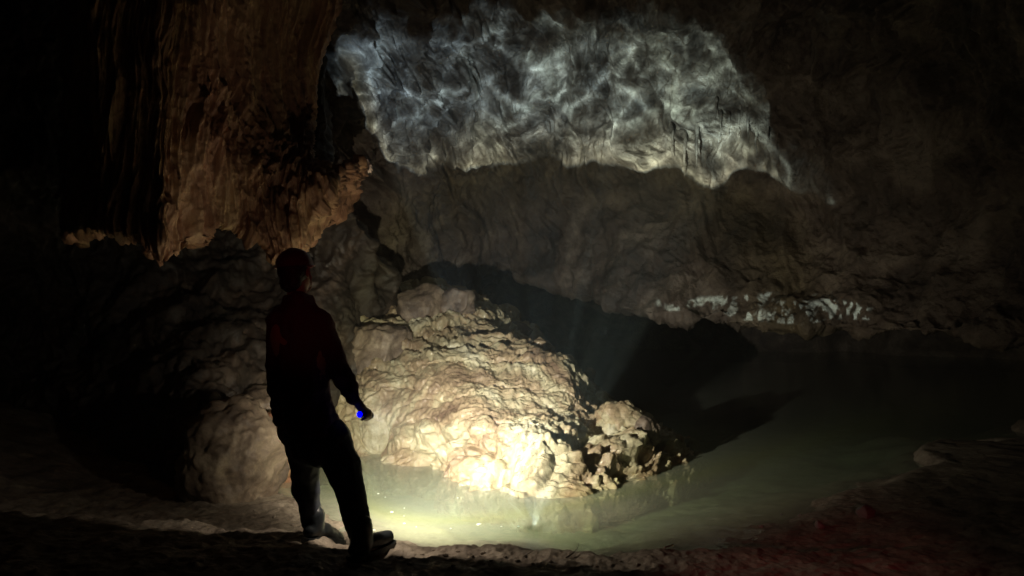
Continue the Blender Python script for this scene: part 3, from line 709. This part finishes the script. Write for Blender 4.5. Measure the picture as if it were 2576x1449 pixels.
M_skin = plain_mat('skin', (0.42, 0.24, 0.17), 0.5)
M_hair = plain_mat('hair', (0.03, 0.018, 0.012), 0.6, bump=0.002, bs=120)
M_jacket = plain_mat('jacket_cloth', (0.11, 0.03, 0.045), 0.8, bump=0.001, bs=300)
M_trous = plain_mat('trouser_cloth', (0.03, 0.035, 0.052), 0.75, bump=0.001, bs=260)
M_boot = plain_mat('boot_rubber', (0.022, 0.027, 0.032), 0.4)
M_helm = plain_mat('helmet_plastic', (0.22, 0.02, 0.03), 0.35)
M_strap = plain_mat('strap_webbing', (0.35, 0.3, 0.25), 0.7)
M_metal = plain_mat('torch_metal', (0.03, 0.03, 0.035), 0.35, 0.8)
M_lens = plain_mat('torch_lens', (0.8, 0.8, 0.75), 0.1, emit=(1, 0.95, 0.8), es=6)
M_led = plain_mat('torch_button', (0.0, 0.0, 0.8), 0.4, emit=(0.0, 0.0, 1.0), es=3.0)

X3 = Vector((1, 0, 0)); Y3 = Vector((0, 1, 0)); Z3 = Vector((0, 0, 1))
root = empty('person', (P(880, 1390, 4.5)[0], 4.5, 0.0))
V_ = lambda *a: Vector(P(*a))
# joints (seen from behind; hips turned a little, weight on the nearer right leg)
neck = V_(752, 765, 4.44); head = V_(744, 688, 4.47)
shL = V_(704, 804, 4.42); shR = V_(802, 806, 4.46)
chest = V_(752, 855, 4.44); waist = V_(768, 990, 4.47); hips = V_(792, 1085, 4.5)
elL = V_(694, 950, 4.44); wrL = V_(706, 1065, 4.52)
elR = V_(862, 945, 4.47); wrR = V_(892, 1002, 4.50)
knL = V_(768, 1215, 4.66); anL = V_(792, 1335, 4.70)
knR = V_(878, 1215, 4.50); anR = V_(908, 1365, 4.42)
hpL = V_(765, 1095, 4.52); hpR = V_(830, 1095, 4.50)
toeL = V_(850, 1358, 4.88); toeR = V_(975, 1378, 4.58)

# hand holding the torch ------------------------------------------------------
td_ = Vector(TDIR); tp = Vector(TORCH)
def hand(bm, wrist, grip, axis, side, palm_dir):
    """palm behind a 15 mm thick handle along axis; four bent fingers wrap it and the thumb lies on top"""
    ax = axis.normalized(); pd = (palm_dir - ax * palm_dir.dot(ax)).normalized(); sd = ax.cross(pd).normalized() * side
    pc = grip + pd * 0.030
    limb(bm, [(wrist, 0.026), (wrist.lerp(pc, 0.6), 0.027), (pc, 0.026)], 14)
    for k in range(4):
        o = ax * (0.030 - k * 0.020); L = (1.0, 1.08, 1.0, 0.82)[k]
        a = grip + o + pd * 0.030 + sd * 0.012
        b = grip + o + pd * 0.010 + sd * 0.034 * L
        c = grip + o - pd * 0.022 + sd * 0.026 * L
        e = grip + o - pd * 0.030 - sd * 0.004
        limb(bm, [(pc + o, 0.012), (a, 0.0105), (b, 0.0098), (c, 0.009), (e, 0.0078)], 10)
    limb(bm, [(pc - sd * 0.015, 0.013), (grip + ax * 0.02 - sd * 0.032 + pd * 0.012, 0.0115), (grip + ax * 0.045 - sd * 0.020 - pd * 0.014, 0.009), (grip + ax * 0.058 - sd * 0.004 - pd * 0.026, 0.008)], 10)

def body():
    bm = bmesh.new()
    Hr = (Matrix.Rotation(math.radians(-18), 3, 'Z') @ Matrix.Rotation(math.radians(-6), 3, 'Y'))
    h = lambda x, y, z: head + Hr @ (Vector((x, y, z)) * 1.06)     # y forward (away from the camera)
    ball(bm, h(0, -0.012, 0.03), (0.074, 0.094, 0.092), Hr, 28)
    ball(bm, h(0, 0.022, -0.03), (0.060, 0.072, 0.080), Hr, 24)
    ball(bm, h(0, 0.062, -0.085), (0.026, 0.026, 0.022), Hr)         # chin
    ball(bm, h(0, 0.088, 0.028), (0.045, 0.012, 0.010), Hr)          # brow
    limb(bm, [(h(0, 0.092, 0.015), 0.008), (h(0, 0.108, -0.018), 0.012), (h(0, 0.098, -0.028), 0.011)], 10)   # nose
    for s in (-1, 1):
        ball(bm, h(0.031 * s, 0.080, 0.006), (0.014, 0.010, 0.009), Hr)
        ball(bm, h(0.013 * s, 0.094, -0.027), (0.008, 0.009, 0.007), Hr)
        ball(bm, h(0.038 * s, 0.070, -0.022), (0.018, 0.016, 0.014), Hr)
        ball(bm, h(0.077 * s, -0.006, -0.005), (0.009, 0.017, 0.030), Hr)   # ears
    ball(bm, h(0, 0.088, -0.050), (0.024, 0.010, 0.006), Hr); ball(bm, h(0, 0.086, -0.060), (0.020, 0.010, 0.006), Hr)
    limb(bm, [(h(0, -0.01, -0.05), 0.054), (neck, 0.056), (neck.lerp(chest, 0.35), 0.07)], 18)
    sx_ = (shR - shL).normalized()
    def ring(c, rx, ry, ax=sx_): 
        ay = Vector((0, 1, 0)); ay = (ay - ax * ay.dot(ax)).normalized(); return (c, rx, ry, ax, ay)
    loft(bm, [ring(neck.lerp(chest, 0.15), 0.07, 0.06), ring(neck.lerp(chest, 0.45), 0.16, 0.09), ring(chest, 0.165, 0.11), ring(chest.lerp(waist, 0.6), 0.145, 0.10), ring(waist, 0.135, 0.095), ring(hips, 0.16, 0.11), ring(hips + Vector((0, 0, -0.06)), 0.13, 0.10)], 24)
    for sh, el, wr in ((shL, elL, wrL), (shR, elR, wrR)):
        limb(bm, [(sh.lerp(chest, 0.25), 0.06), (sh, 0.055), (sh.lerp(el, 0.5), 0.045), (el, 0.038), (el.lerp(wr, 0.4), 0.036), (wr, 0.025)], 16)
    for hp, kn, an, toe in ((hpL, knL, anL, toeL), (hpR, knR, anR, toeR)):
        limb(bm, [(hp, 0.085), (hp.lerp(kn, 0.5), 0.072), (kn, 0.052), (kn.lerp(an, 0.35), 0.05), (an, 0.035)], 18)
        limb(bm, [(an, 0.036), (an.lerp(toe, 0.5) - Vector((0, 0, 0.02)), 0.034), (toe, 0.026)], 14)
    hand(bm, wrR, tp + td_ * 0.05, td_, 1, Vector((-0.25, -0.2, 0.95)))
    # left hand hangs relaxed
    d = Vector((0.1, 0.25, -1)).normalized(); pl = wrL + d * 0.05
    limb(bm, [(wrL, 0.025), (pl, 0.030), (pl + d * 0.03, 0.028)], 14)
    for k in range(4):
        b0 = pl + d * 0.035 + Y3 * (0.026 - k * 0.018); L = (0.9, 1.0, 0.95, 0.75)[k]
        limb(bm, [(b0, 0.010), (b0 + d * 0.030 * L, 0.0092), (b0 + d * 0.055 * L + X3 * 0.012, 0.0085), (b0 + d * 0.070 * L + X3 * 0.03, 0.0075)], 10)
    limb(bm, [(wrL + d * 0.02 + Y3 * 0.015, 0.013), (pl + Y3 * 0.042, 0.011), (pl + d * 0.035 + Y3 * 0.048 + X3 * 0.01, 0.009)], 10)
    return fuse('body', bm, M_skin, 0.0065, 3, root), Hr, h
body_o, Hr, h = body()

# hair, helmet, strap
bm = bmesh.new(); ball(bm, h(0, -0.024, 0.022), (0.083, 0.094, 0.094), Hr, 28); ball(bm, h(0, -0.055, -0.045), (0.066, 0.048, 0.06), Hr)
fuse('hair', bm, M_hair, 0.006, 3, root, lambda V: 0.004 * fbm(V * np.array([60, 60, 14.0]), 2, 300))
def helmet():
    bm = bmesh.new(); bmesh.ops.create_uvsphere(bm, u_segments=48, v_segments=28, radius=1)
    bmesh.ops.bisect_plane(bm, geom=bm.verts[:] + bm.edges[:] + bm.faces[:], plane_co=(0, 0, -0.12), plane_no=(0, 0, -1), clear_outer=True)
    for v in bm.verts:
        ribs = 0.03 * max(0, math.cos(v.co.x * 9)) * max(0, v.co.z)
        brim = 0.10 * max(0, 1 - (v.co.z + 0.12) / 0.14)**2
        v.co = Vector((v.co.x * (1 + brim), v.co.y * (1 + brim), v.co.z * (1 + ribs)))
        v.co = Vector((v.co.x * 0.097, v.co.y * 0.122, v.co.z * 0.098))
    r = bmesh.ops.solidify(bm, geom=bm.faces[:], thickness=0.006)
    M = Matrix.Translation(h(0, -0.004, 0.045)) @ Hr.to_4x4(); bmesh.ops.transform(bm, matrix=M, verts=bm.verts)
    me = bpy.data.meshes.new('helmet'); bm.to_mesh(me); bm.free(); me.materials.append(M_helm)
    for p_ in me.polygons: p_.use_smooth = True
    o = bpy.data.objects.new('helmet', me); S.collection.objects.link(o); o.parent = root
    return o
helm = helmet()
bm = bmesh.new()
for s in (-1, 1):
    limb(bm, [(h(0.088 * s, -0.02, 0.045), 0.0055), (h(0.086 * s, 0.0, -0.02), 0.0055), (h(0.062 * s, 0.035, -0.08), 0.0055), (h(0.0, 0.06, -0.112), 0.0055)], 8)
fuse('chin_strap', bm, M_strap, 0.003, 1, helm)
bm = bmesh.new()
limb(bm, [(h(-0.02, 0.125, 0.08), 0.018), (h(0.02, 0.125, 0.08), 0.018)], 14)
fuse('headlamp', bm, M_metal, 0.004, 1, helm)

# jacket
def jacket():
    bm = bmesh.new(); sx_ = (shR - shL).normalized()
    def ring(c, rx, ry, ax=sx_):
        ay = Vector((0, 1, 0)); ay = (ay - ax * ay.dot(ax)).normalized(); return (c, rx, ry, ax, ay)
    loft(bm, [ring(V_(752, 742, 4.44), 0.075, 0.07), ring(V_(752, 768, 4.44), 0.095, 0.085), ring(V_(751, 790, 4.44), 0.150, 0.105), ring(V_(752, 830, 4.44), 0.160, 0.118), ring(V_(756, 900, 4.45), 0.148, 0.122),
              ring(V_(766, 980, 4.47), 0.140, 0.122), ring(V_(783, 1050, 4.49), 0.152, 0.132), ring(V_(790, 1092, 4.50), 0.158, 0.138)], 30)
    limb(bm, [(shL.lerp(chest, 0.25), 0.075), (shL, 0.07), (shL.lerp(elL, 0.5), 0.062), (elL, 0.056), (elL.lerp(wrL, 0.5), 0.05), (wrL.lerp(elL, 0.08), 0.042)], 18)
    limb(bm, [(shR.lerp(chest, 0.25), 0.075), (shR, 0.07), (shR.lerp(elR, 0.5), 0.064), (elR, 0.060), (elR.lerp(wrR, 0.6), 0.050), (wrR.lerp(elR, 0.05), 0.043)], 18)
    limb(bm, [(V_(745, 758, 4.38), 0.045), (V_(752, 752, 4.36), 0.045), (V_(762, 758, 4.38), 0.045)], 14)
    def folds(V):
        q = V * np.array([7, 7, 4.0]); low = sstep(1.2, 0.9, V[:, 2])
        return 0.012 * (ridge(q, 3, 310) - 0.5) * 2 + 0.006 * fbm(V * np.array([5, 5, 26.0]), 2, 315) * (0.4 + low)
    return fuse('jacket', bm, M_jacket, 0.011, 4, root, folds)
jacket()
# trousers: baggy legs hanging from a low crotch
bm = bmesh.new()
limb(bm, [(V_(785, 1060, 4.5), 0.13), (V_(792, 1110, 4.51), 0.145)], 24)
limb(bm, [(hpL, 0.115), (V_(765, 1160, 4.60), 0.092), (knL, 0.078), (V_(778, 1275, 4.69), 0.066), (V_(787, 1318, 4.71), 0.052)], 20)
limb(bm, [(hpR, 0.115), (V_(856, 1155, 4.50), 0.100), (knR, 0.090), (V_(892, 1285, 4.46), 0.078), (V_(903, 1338, 4.43), 0.072)], 20)
fuse('trousers', bm, M_trous, 0.010, 4, root, lambda V: 0.010 * (ridge(V * np.array([6, 6, 3.0]), 2, 320) - 0.5) * 2 + 0.006 * fbm(V * np.array([5, 5, 13.0]), 3, 325))
# boots
def boot(an, toe, r):
    bm = bmesh.new(); f = (toe - an); f.z = 0; f.normalize()
    zb = min(an.z, toe.z) - 0.0
    sole = Vector((an.x, an.y, 0)); g = gz(an.x, an.y)
    g = g + 0.0
    A = Vector((an.x, an.y, g + 0.055)); T = Vector((toe.x, toe.y, gz(toe.x, toe.y) + 0.045))
    limb(bm, [(an + Vector((0, 0, 0.10)), r), (an + Vector((0, 0, 0.02)), r * 0.98), (A, r * 0.92)], 18)
    limb(bm, [(A - f * 0.035, 0.046), (A.lerp(T, 0.35) + Vector((0, 0, 0.012)), 0.050), (A.lerp(T, 0.75), 0.047), (T, 0.040)], 18, 0.95)
    o = fuse('boot', bm, M_boot, 0.008, 4, root, lambda V: 0.004 * fbm(V * 14, 3, 330))
    bm = bmesh.new(); s = f.cross(Z3)
    pr = [(-0.085, 0.030), (-0.06, 0.043), (0.0, 0.043), (0.08, 0.045), (0.14, 0.052), (0.2, 0.050), (0.235, 0.034)]
    base = Vector((an.x, an.y, 0)); Lf = (Vector((toe.x, toe.y, 0)) - base).length + 0.04; k = Lf / 0.235
    top = []; 
    loopv = [base + f * (a * k if a > 0 else a) + s * b for a, b in pr] + [base + f * (a * k if a > 0 else a) - s * b for a, b in pr[::-1]]
    zA, zT = g, gz(toe.x, toe.y)
    def zz_(p_): tt = max(0, min(1, (p_ - base).dot(f) / Lf)); return zA * (1 - tt) + zT * tt
    lo = [bm.verts.new((p_.x, p_.y, zz_(p_) - 0.012)) for p_ in loopv]; hi = [bm.verts.new((p_.x, p_.y, zz_(p_) + 0.022)) for p_ in loopv]
    nn = len(lo)
    for i in range(nn): bm.faces.new((lo[i], lo[(i + 1) % nn], hi[(i + 1) % nn], hi[i]))
    bm.faces.new(lo[::-1]); bm.faces.new(hi)
    bmesh.ops.bevel(bm, geom=bm.edges[:], offset=0.004, segments=2, affect='EDGES')
    me = bpy.data.meshes.new('sole'); bm.to_mesh(me); bm.free(); me.materials.append(M_boot)
    so = bpy.data.objects.new('sole', me); S.collection.objects.link(so); so.parent = o
    return o
boot(anL, toeL, 0.058); boot(anR, toeR, 0.066)
for c in root.children: c.matrix_parent_inverse = Matrix.Translation(-root.location)
tag(root, 'person in helmet, dark red jacket and dark trousers seen from behind at the pool edge', 'person')

# flashlight ------------------------------------------------------------------
def turned(name, prof, org, ax, mat, parent=None, n=28):
    bm = bmesh.new(); z = Vector(ax).normalized(); x = z.orthogonal().normalized(); y = z.cross(x)
    R = [[bm.verts.new(Vector(org) + z * h_ + (x * math.cos(2 * math.pi * k / n) + y * math.sin(2 * math.pi * k / n)) * r) for k in range(n)] for h_, r in prof]
    for a, b in zip(R, R[1:]):
        for k in range(n): bm.faces.new((a[k], a[(k + 1) % n], b[(k + 1) % n], b[k]))
    bm.faces.new(R[0][::-1]); bm.faces.new(R[-1]); bmesh.ops.recalc_face_normals(bm, faces=bm.faces)
    me = bpy.data.meshes.new(name); bm.to_mesh(me); bm.free(); me.materials.append(mat)
    o = bpy.data.objects.new(name, me); S.collection.objects.link(o)
    if parent:
        o.parent = parent; o.matrix_parent_inverse = Matrix.Translation(-parent.location)
    return o
fl = empty('flashlight', TORCH)
turned('barrel', [(0, 0.0175), (0.002, 0.019), (0.012, 0.019), (0.013, 0.015), (0.02, 0.013), (0.021, 0.0145), (0.095, 0.0145), (0.1, 0.0165), (0.12, 0.0205), (0.149, 0.0215), (0.15, 0.0195)], tp, td_, M_metal, fl)
turned('lens', [(0.1505, 0.0185), (0.1525, 0.018)], tp, td_, M_lens, fl)
turned('tail_button', [(-0.006, 0.012), (-0.0055, 0.0155), (-0.0005, 0.0165)], tp, td_, M_led, fl)
tag(fl, 'small black flashlight with a glowing blue tail button held in the right hand', 'flashlight')

# ------------------------------------------------------------------ small things
M_stone = plain_mat('pale_stone', (0.26, 0.24, 0.23), 0.7, bump=0.004, bs=30)
M_foam = plain_mat('foam', (0.8, 0.82, 0.74), 0.3)
M_twig = plain_mat('twig_bark', (0.07, 0.05, 0.035), 0.8, bump=0.002, bs=80)
M_stick = plain_mat('bleached_stick', (0.6, 0.5, 0.4), 0.7, bump=0.002, bs=80)
def on_ground(px, py, z=0.0):
    Y = (1.5 - z) * F / (py - 724)
    for _ in range(6):
        x = (px - 1288) / F * Y; Y = (1.5 - gz(x, Y)) * F / (py - 724)
    x = (px - 1288) / F * Y
    return x, Y, gz(x, Y)
for lab, px, py, sz, sd in (('largest pale stone on the dark bank at the far right, long and pointed', 2176, 1300, (0.075, 0.05, 0.055), 41),
                            ('rounded pale stone on the dark bank between the long stone and the tiny ones', 2062, 1326, (0.035, 0.03, 0.03), 42),
                            ('tiny stone on the dark right bank, left one of the close pair', 1966, 1296, (0.012, 0.012, 0.012), 43),
                            ('tiny stone on the dark right bank, right one of the close pair', 2011, 1298, (0.014, 0.012, 0.012), 44),
                            ('small flat stone just below the close pair of tiny stones', 1914, 1325, (0.018, 0.01, 0.009), 45),
                            ('small upright white pebble near the water between the stick and the stones', 1809, 1358, (0.009, 0.008, 0.012), 46),
                            ('lone pale pebble in the red lit foreground at the bottom', 1943, 1432, (0.008, 0.008, 0.007), 47)):
    x, y, z = on_ground(px, py)
    tag(rock('stone', (x, y, z + sz[2] * 0.5), sz, sd, M_stone, sub=4, blocky=0.7), lab, 'stone', 'loose stones on the right bank')

def stick(name, pts, r, mat, label, branch=None):
    bm = bmesh.new(); limb(bm, [(Vector(a), b) for a, b in zip(pts, r)], 8)
    me = bpy.data.meshes.new(name); bm.to_mesh(me); bm.free(); me.materials.append(mat)
    for p_ in me.polygons: p_.use_smooth = True
    o = bpy.data.objects.new(name, me); S.collection.objects.link(o); tag(o, label, 'twig')
def gp(px, py, dz=0.0): x, y, z = on_ground(px, py); return (x, y, z + dz)
a = gp(1424, 1404, 0.004); b = gp(1440, 1397, 0.012); 
stick('twig', [a, b, (b[0] + 0.028, b[1] + 0.02, b[2] + 0.018), (b[0] + 0.036, b[1] + 0.02, b[2] + 0.05)], [0.0035, 0.004, 0.003, 0.0022], M_twig, 'dark bent twig standing up at the near shore of the pool')
a = gp(1318, 1398, 0.004); b = gp(1345, 1388, 0.012)
stick('twig', [a, b], [0.002, 0.0015], M_twig, 'thin straight twig lying at the near shore left of the bent twig')
a = gp(1672, 1384, 0.008); b = gp(1694, 1374, 0.012)
stick('stick', [a, b], [0.006, 0.005], M_stick, 'short pale stick lying on the right hand bank')

# bubbles adrift on the pool
bub = [((560, 405), 5, 'bubble floating farthest back, left of centre on the pool'), ((612, 432), 3, 'tiny bubble right beside and in front of the farthest bubble'), ((662, 545), 6, 'bubble floating alone right of the trouser leg, halfway across'),
       ((757, 515), 3, 'tiny bright bubble behind the row in mid pool'), ((755, 575), 3, 'tiny bubble between the bright one and the flat fleck'), ((757, 632), 5, 'flat pale fleck of foam drifting in mid pool'),
       ((848, 658), 3, 'small bubble right of the flat foam fleck'), ((1325, 640), 9, 'largest bubble, a ring shaped one alone in the bright water'), ((1165, 437), 4, 'bubble near the foot of the mound'),
       ((1495, 655), 4, 'bubble right of the ring shaped one'), ((1625, 655), 4, 'rightmost bubble of the bright water'), ((1110, 670), 3, 'tiny bubble left of the ring shaped one near the shore'), ((525, 682), 6, 'foam fleck beside the boot at the very edge of the pool')]
for (zx, zy), s_, lab in bub:
    px = (900 + zx / 2.576) * 0.8519; py = (1300 + zy / 2.576) * 0.8519
    Y = (1.5 - WATER) * F / (py - 724); x = (px - 1288) / F * Y; r_ = s_ * 0.0019
    bm = bmesh.new(); bmesh.ops.create_uvsphere(bm, u_segments=20, v_segments=12, radius=r_)
    for v_ in bm.verts:
        v_.co.z *= 0.45
        if s_ == 9:
            q_ = v_.co.xy.length / r_
            if q_ < 0.7: v_.co.z *= 0.3
    me = bpy.data.meshes.new('bubble'); bm.to_mesh(me); bm.free(); me.materials.append(M_foam)
    for p_ in me.polygons: p_.use_smooth = True
    o = bpy.data.objects.new('bubble', me); S.collection.objects.link(o); o.location = (x, Y, WATER + r_ * 0.05)
    tag(o, lab, 'bubble', 'bubbles and foam on the pool')

# small stalactites under the right part of the roof -------------------------
_w = WD[:NV].reshape(-1, 3); WPX = _w[:, 0] / _w[:, 1] * F + 1288; WPY = 724 - (_w[:, 2] - 1.5) / _w[:, 1] * F
def stalactite(px, py, L, r, k, lab):
    q_ = (WPX - px)**2 + (WPY - py)**2; a = Vector(WD[:NV].reshape(-1, 3)[int(np.argmin(q_))]) + Vector((0, -0.03, 0)); rr = np.random.RandomState(k)
    bm = bmesh.new(); pts = [(a + Vector((-0.01, 0.08, 0.10)), r * 1.9)]
    for j in range(0, 6):
        pts.append((a + Vector((rr.normal() * 0.005, 0.0, -L * j / 5)), r * (1 - j / 5.6) * (1 + 0.15 * rr.rand())))
    limb(bm, pts, 12)
    me = bpy.data.meshes.new('stalactite'); bm.to_mesh(me); bm.free(); me.materials.append(M_wall)
    for p_ in me.polygons: p_.use_smooth = True
    o = bpy.data.objects.new('stalactite', me); S.collection.objects.link(o); tag(o, lab, 'stalactite', 'small stalactites under the roof')
names = ['first thin stalactite from the left on the lit roof', 'second stalactite from the left, the longest of the left ones', 'third stalactite from the left', 'fourth stalactite from the left, very thin', 'fifth stalactite from the left',
         'sixth stalactite from the left, above the bright band', 'seventh stalactite from the left', 'eighth stalactite from the left, short', 'ninth stalactite from the left', 'tenth stalactite from the left, last before the dark', 'stalactite at the far right edge of the light']
for k, (px, py, L, r) in enumerate([(1690, 330, 0.42, 0.02), (1722, 350, 0.5, 0.03), (1752, 320, 0.55, 0.03), (1800, 250, 0.3, 0.02), (1812, 285, 0.34, 0.02), (1832, 290, 0.28, 0.02), (1856, 285, 0.3, 0.02), (1880, 290, 0.36, 0.022), (1900, 330, 0.3, 0.02), (1930, 300, 0.32, 0.02), (1952, 330, 0.28, 0.02)]):
    stalactite(px, py, L, r, k, names[k])

grit = [(1062, 1392, .011), (1090, 1385, .008), (1120, 1398, .013), (1152, 1388, .009), (1188, 1404, .010), (1215, 1393, .014), (1236, 1412, .008), (1270, 1402, .010), (1302, 1410, .012), (1340, 1418, .009),
        (1385, 1412, .011), (1010, 1402, .010), (1030, 1420, .012), (1500, 1425, .010), (1560, 1412, .009), (1605, 1420, .012), (1140, 1425, .010), (1255, 1432, .009), (690, 1300, .012), (640, 1285, .010), (735, 1320, .011)]
for k, (px, py, rr_) in enumerate(grit):
    x, y, z = on_ground(px, py)
    tag(rock('clod', (x, y, z + rr_ * 0.3), (rr_ * 1.3, rr_, rr_ * 0.8), 60 + k, M_ground, sub=3, blocky=0.6, knob=0.2), 'small clod of brown mud lying on the near bank of the pool', 'clod', 'mud clods along the near bank')

# ------------------------------------------------------------------ damp air in the cavern
bm = bmesh.new(); bmesh.ops.create_cube(bm, size=1, matrix=Matrix.Translation((1, 8, 3.6)) @ Matrix.Diagonal((44, 44, 13, 1)))
me = bpy.data.meshes.new('haze'); bm.to_mesh(me); bm.free()
hm = bpy.data.materials.new('damp_air'); hm.use_nodes = True; nt = hm.node_tree; nt.nodes.remove(nt.nodes['Principled BSDF'])
pv = nt.nodes.new('ShaderNodeVolumePrincipled'); pv.inputs['Color'].default_value = (0.9, 0.88, 0.85, 1); pv.inputs['Density'].default_value = 0.0032
nt.links.new(pv.outputs[0], nt.nodes['Material Output'].inputs['Volume']); me.materials.append(hm)
ho = bpy.data.objects.new('haze', me); S.collection.objects.link(ho); tag(ho, 'thin damp mist hanging in the cavern air', 'haze', kind='stuff')
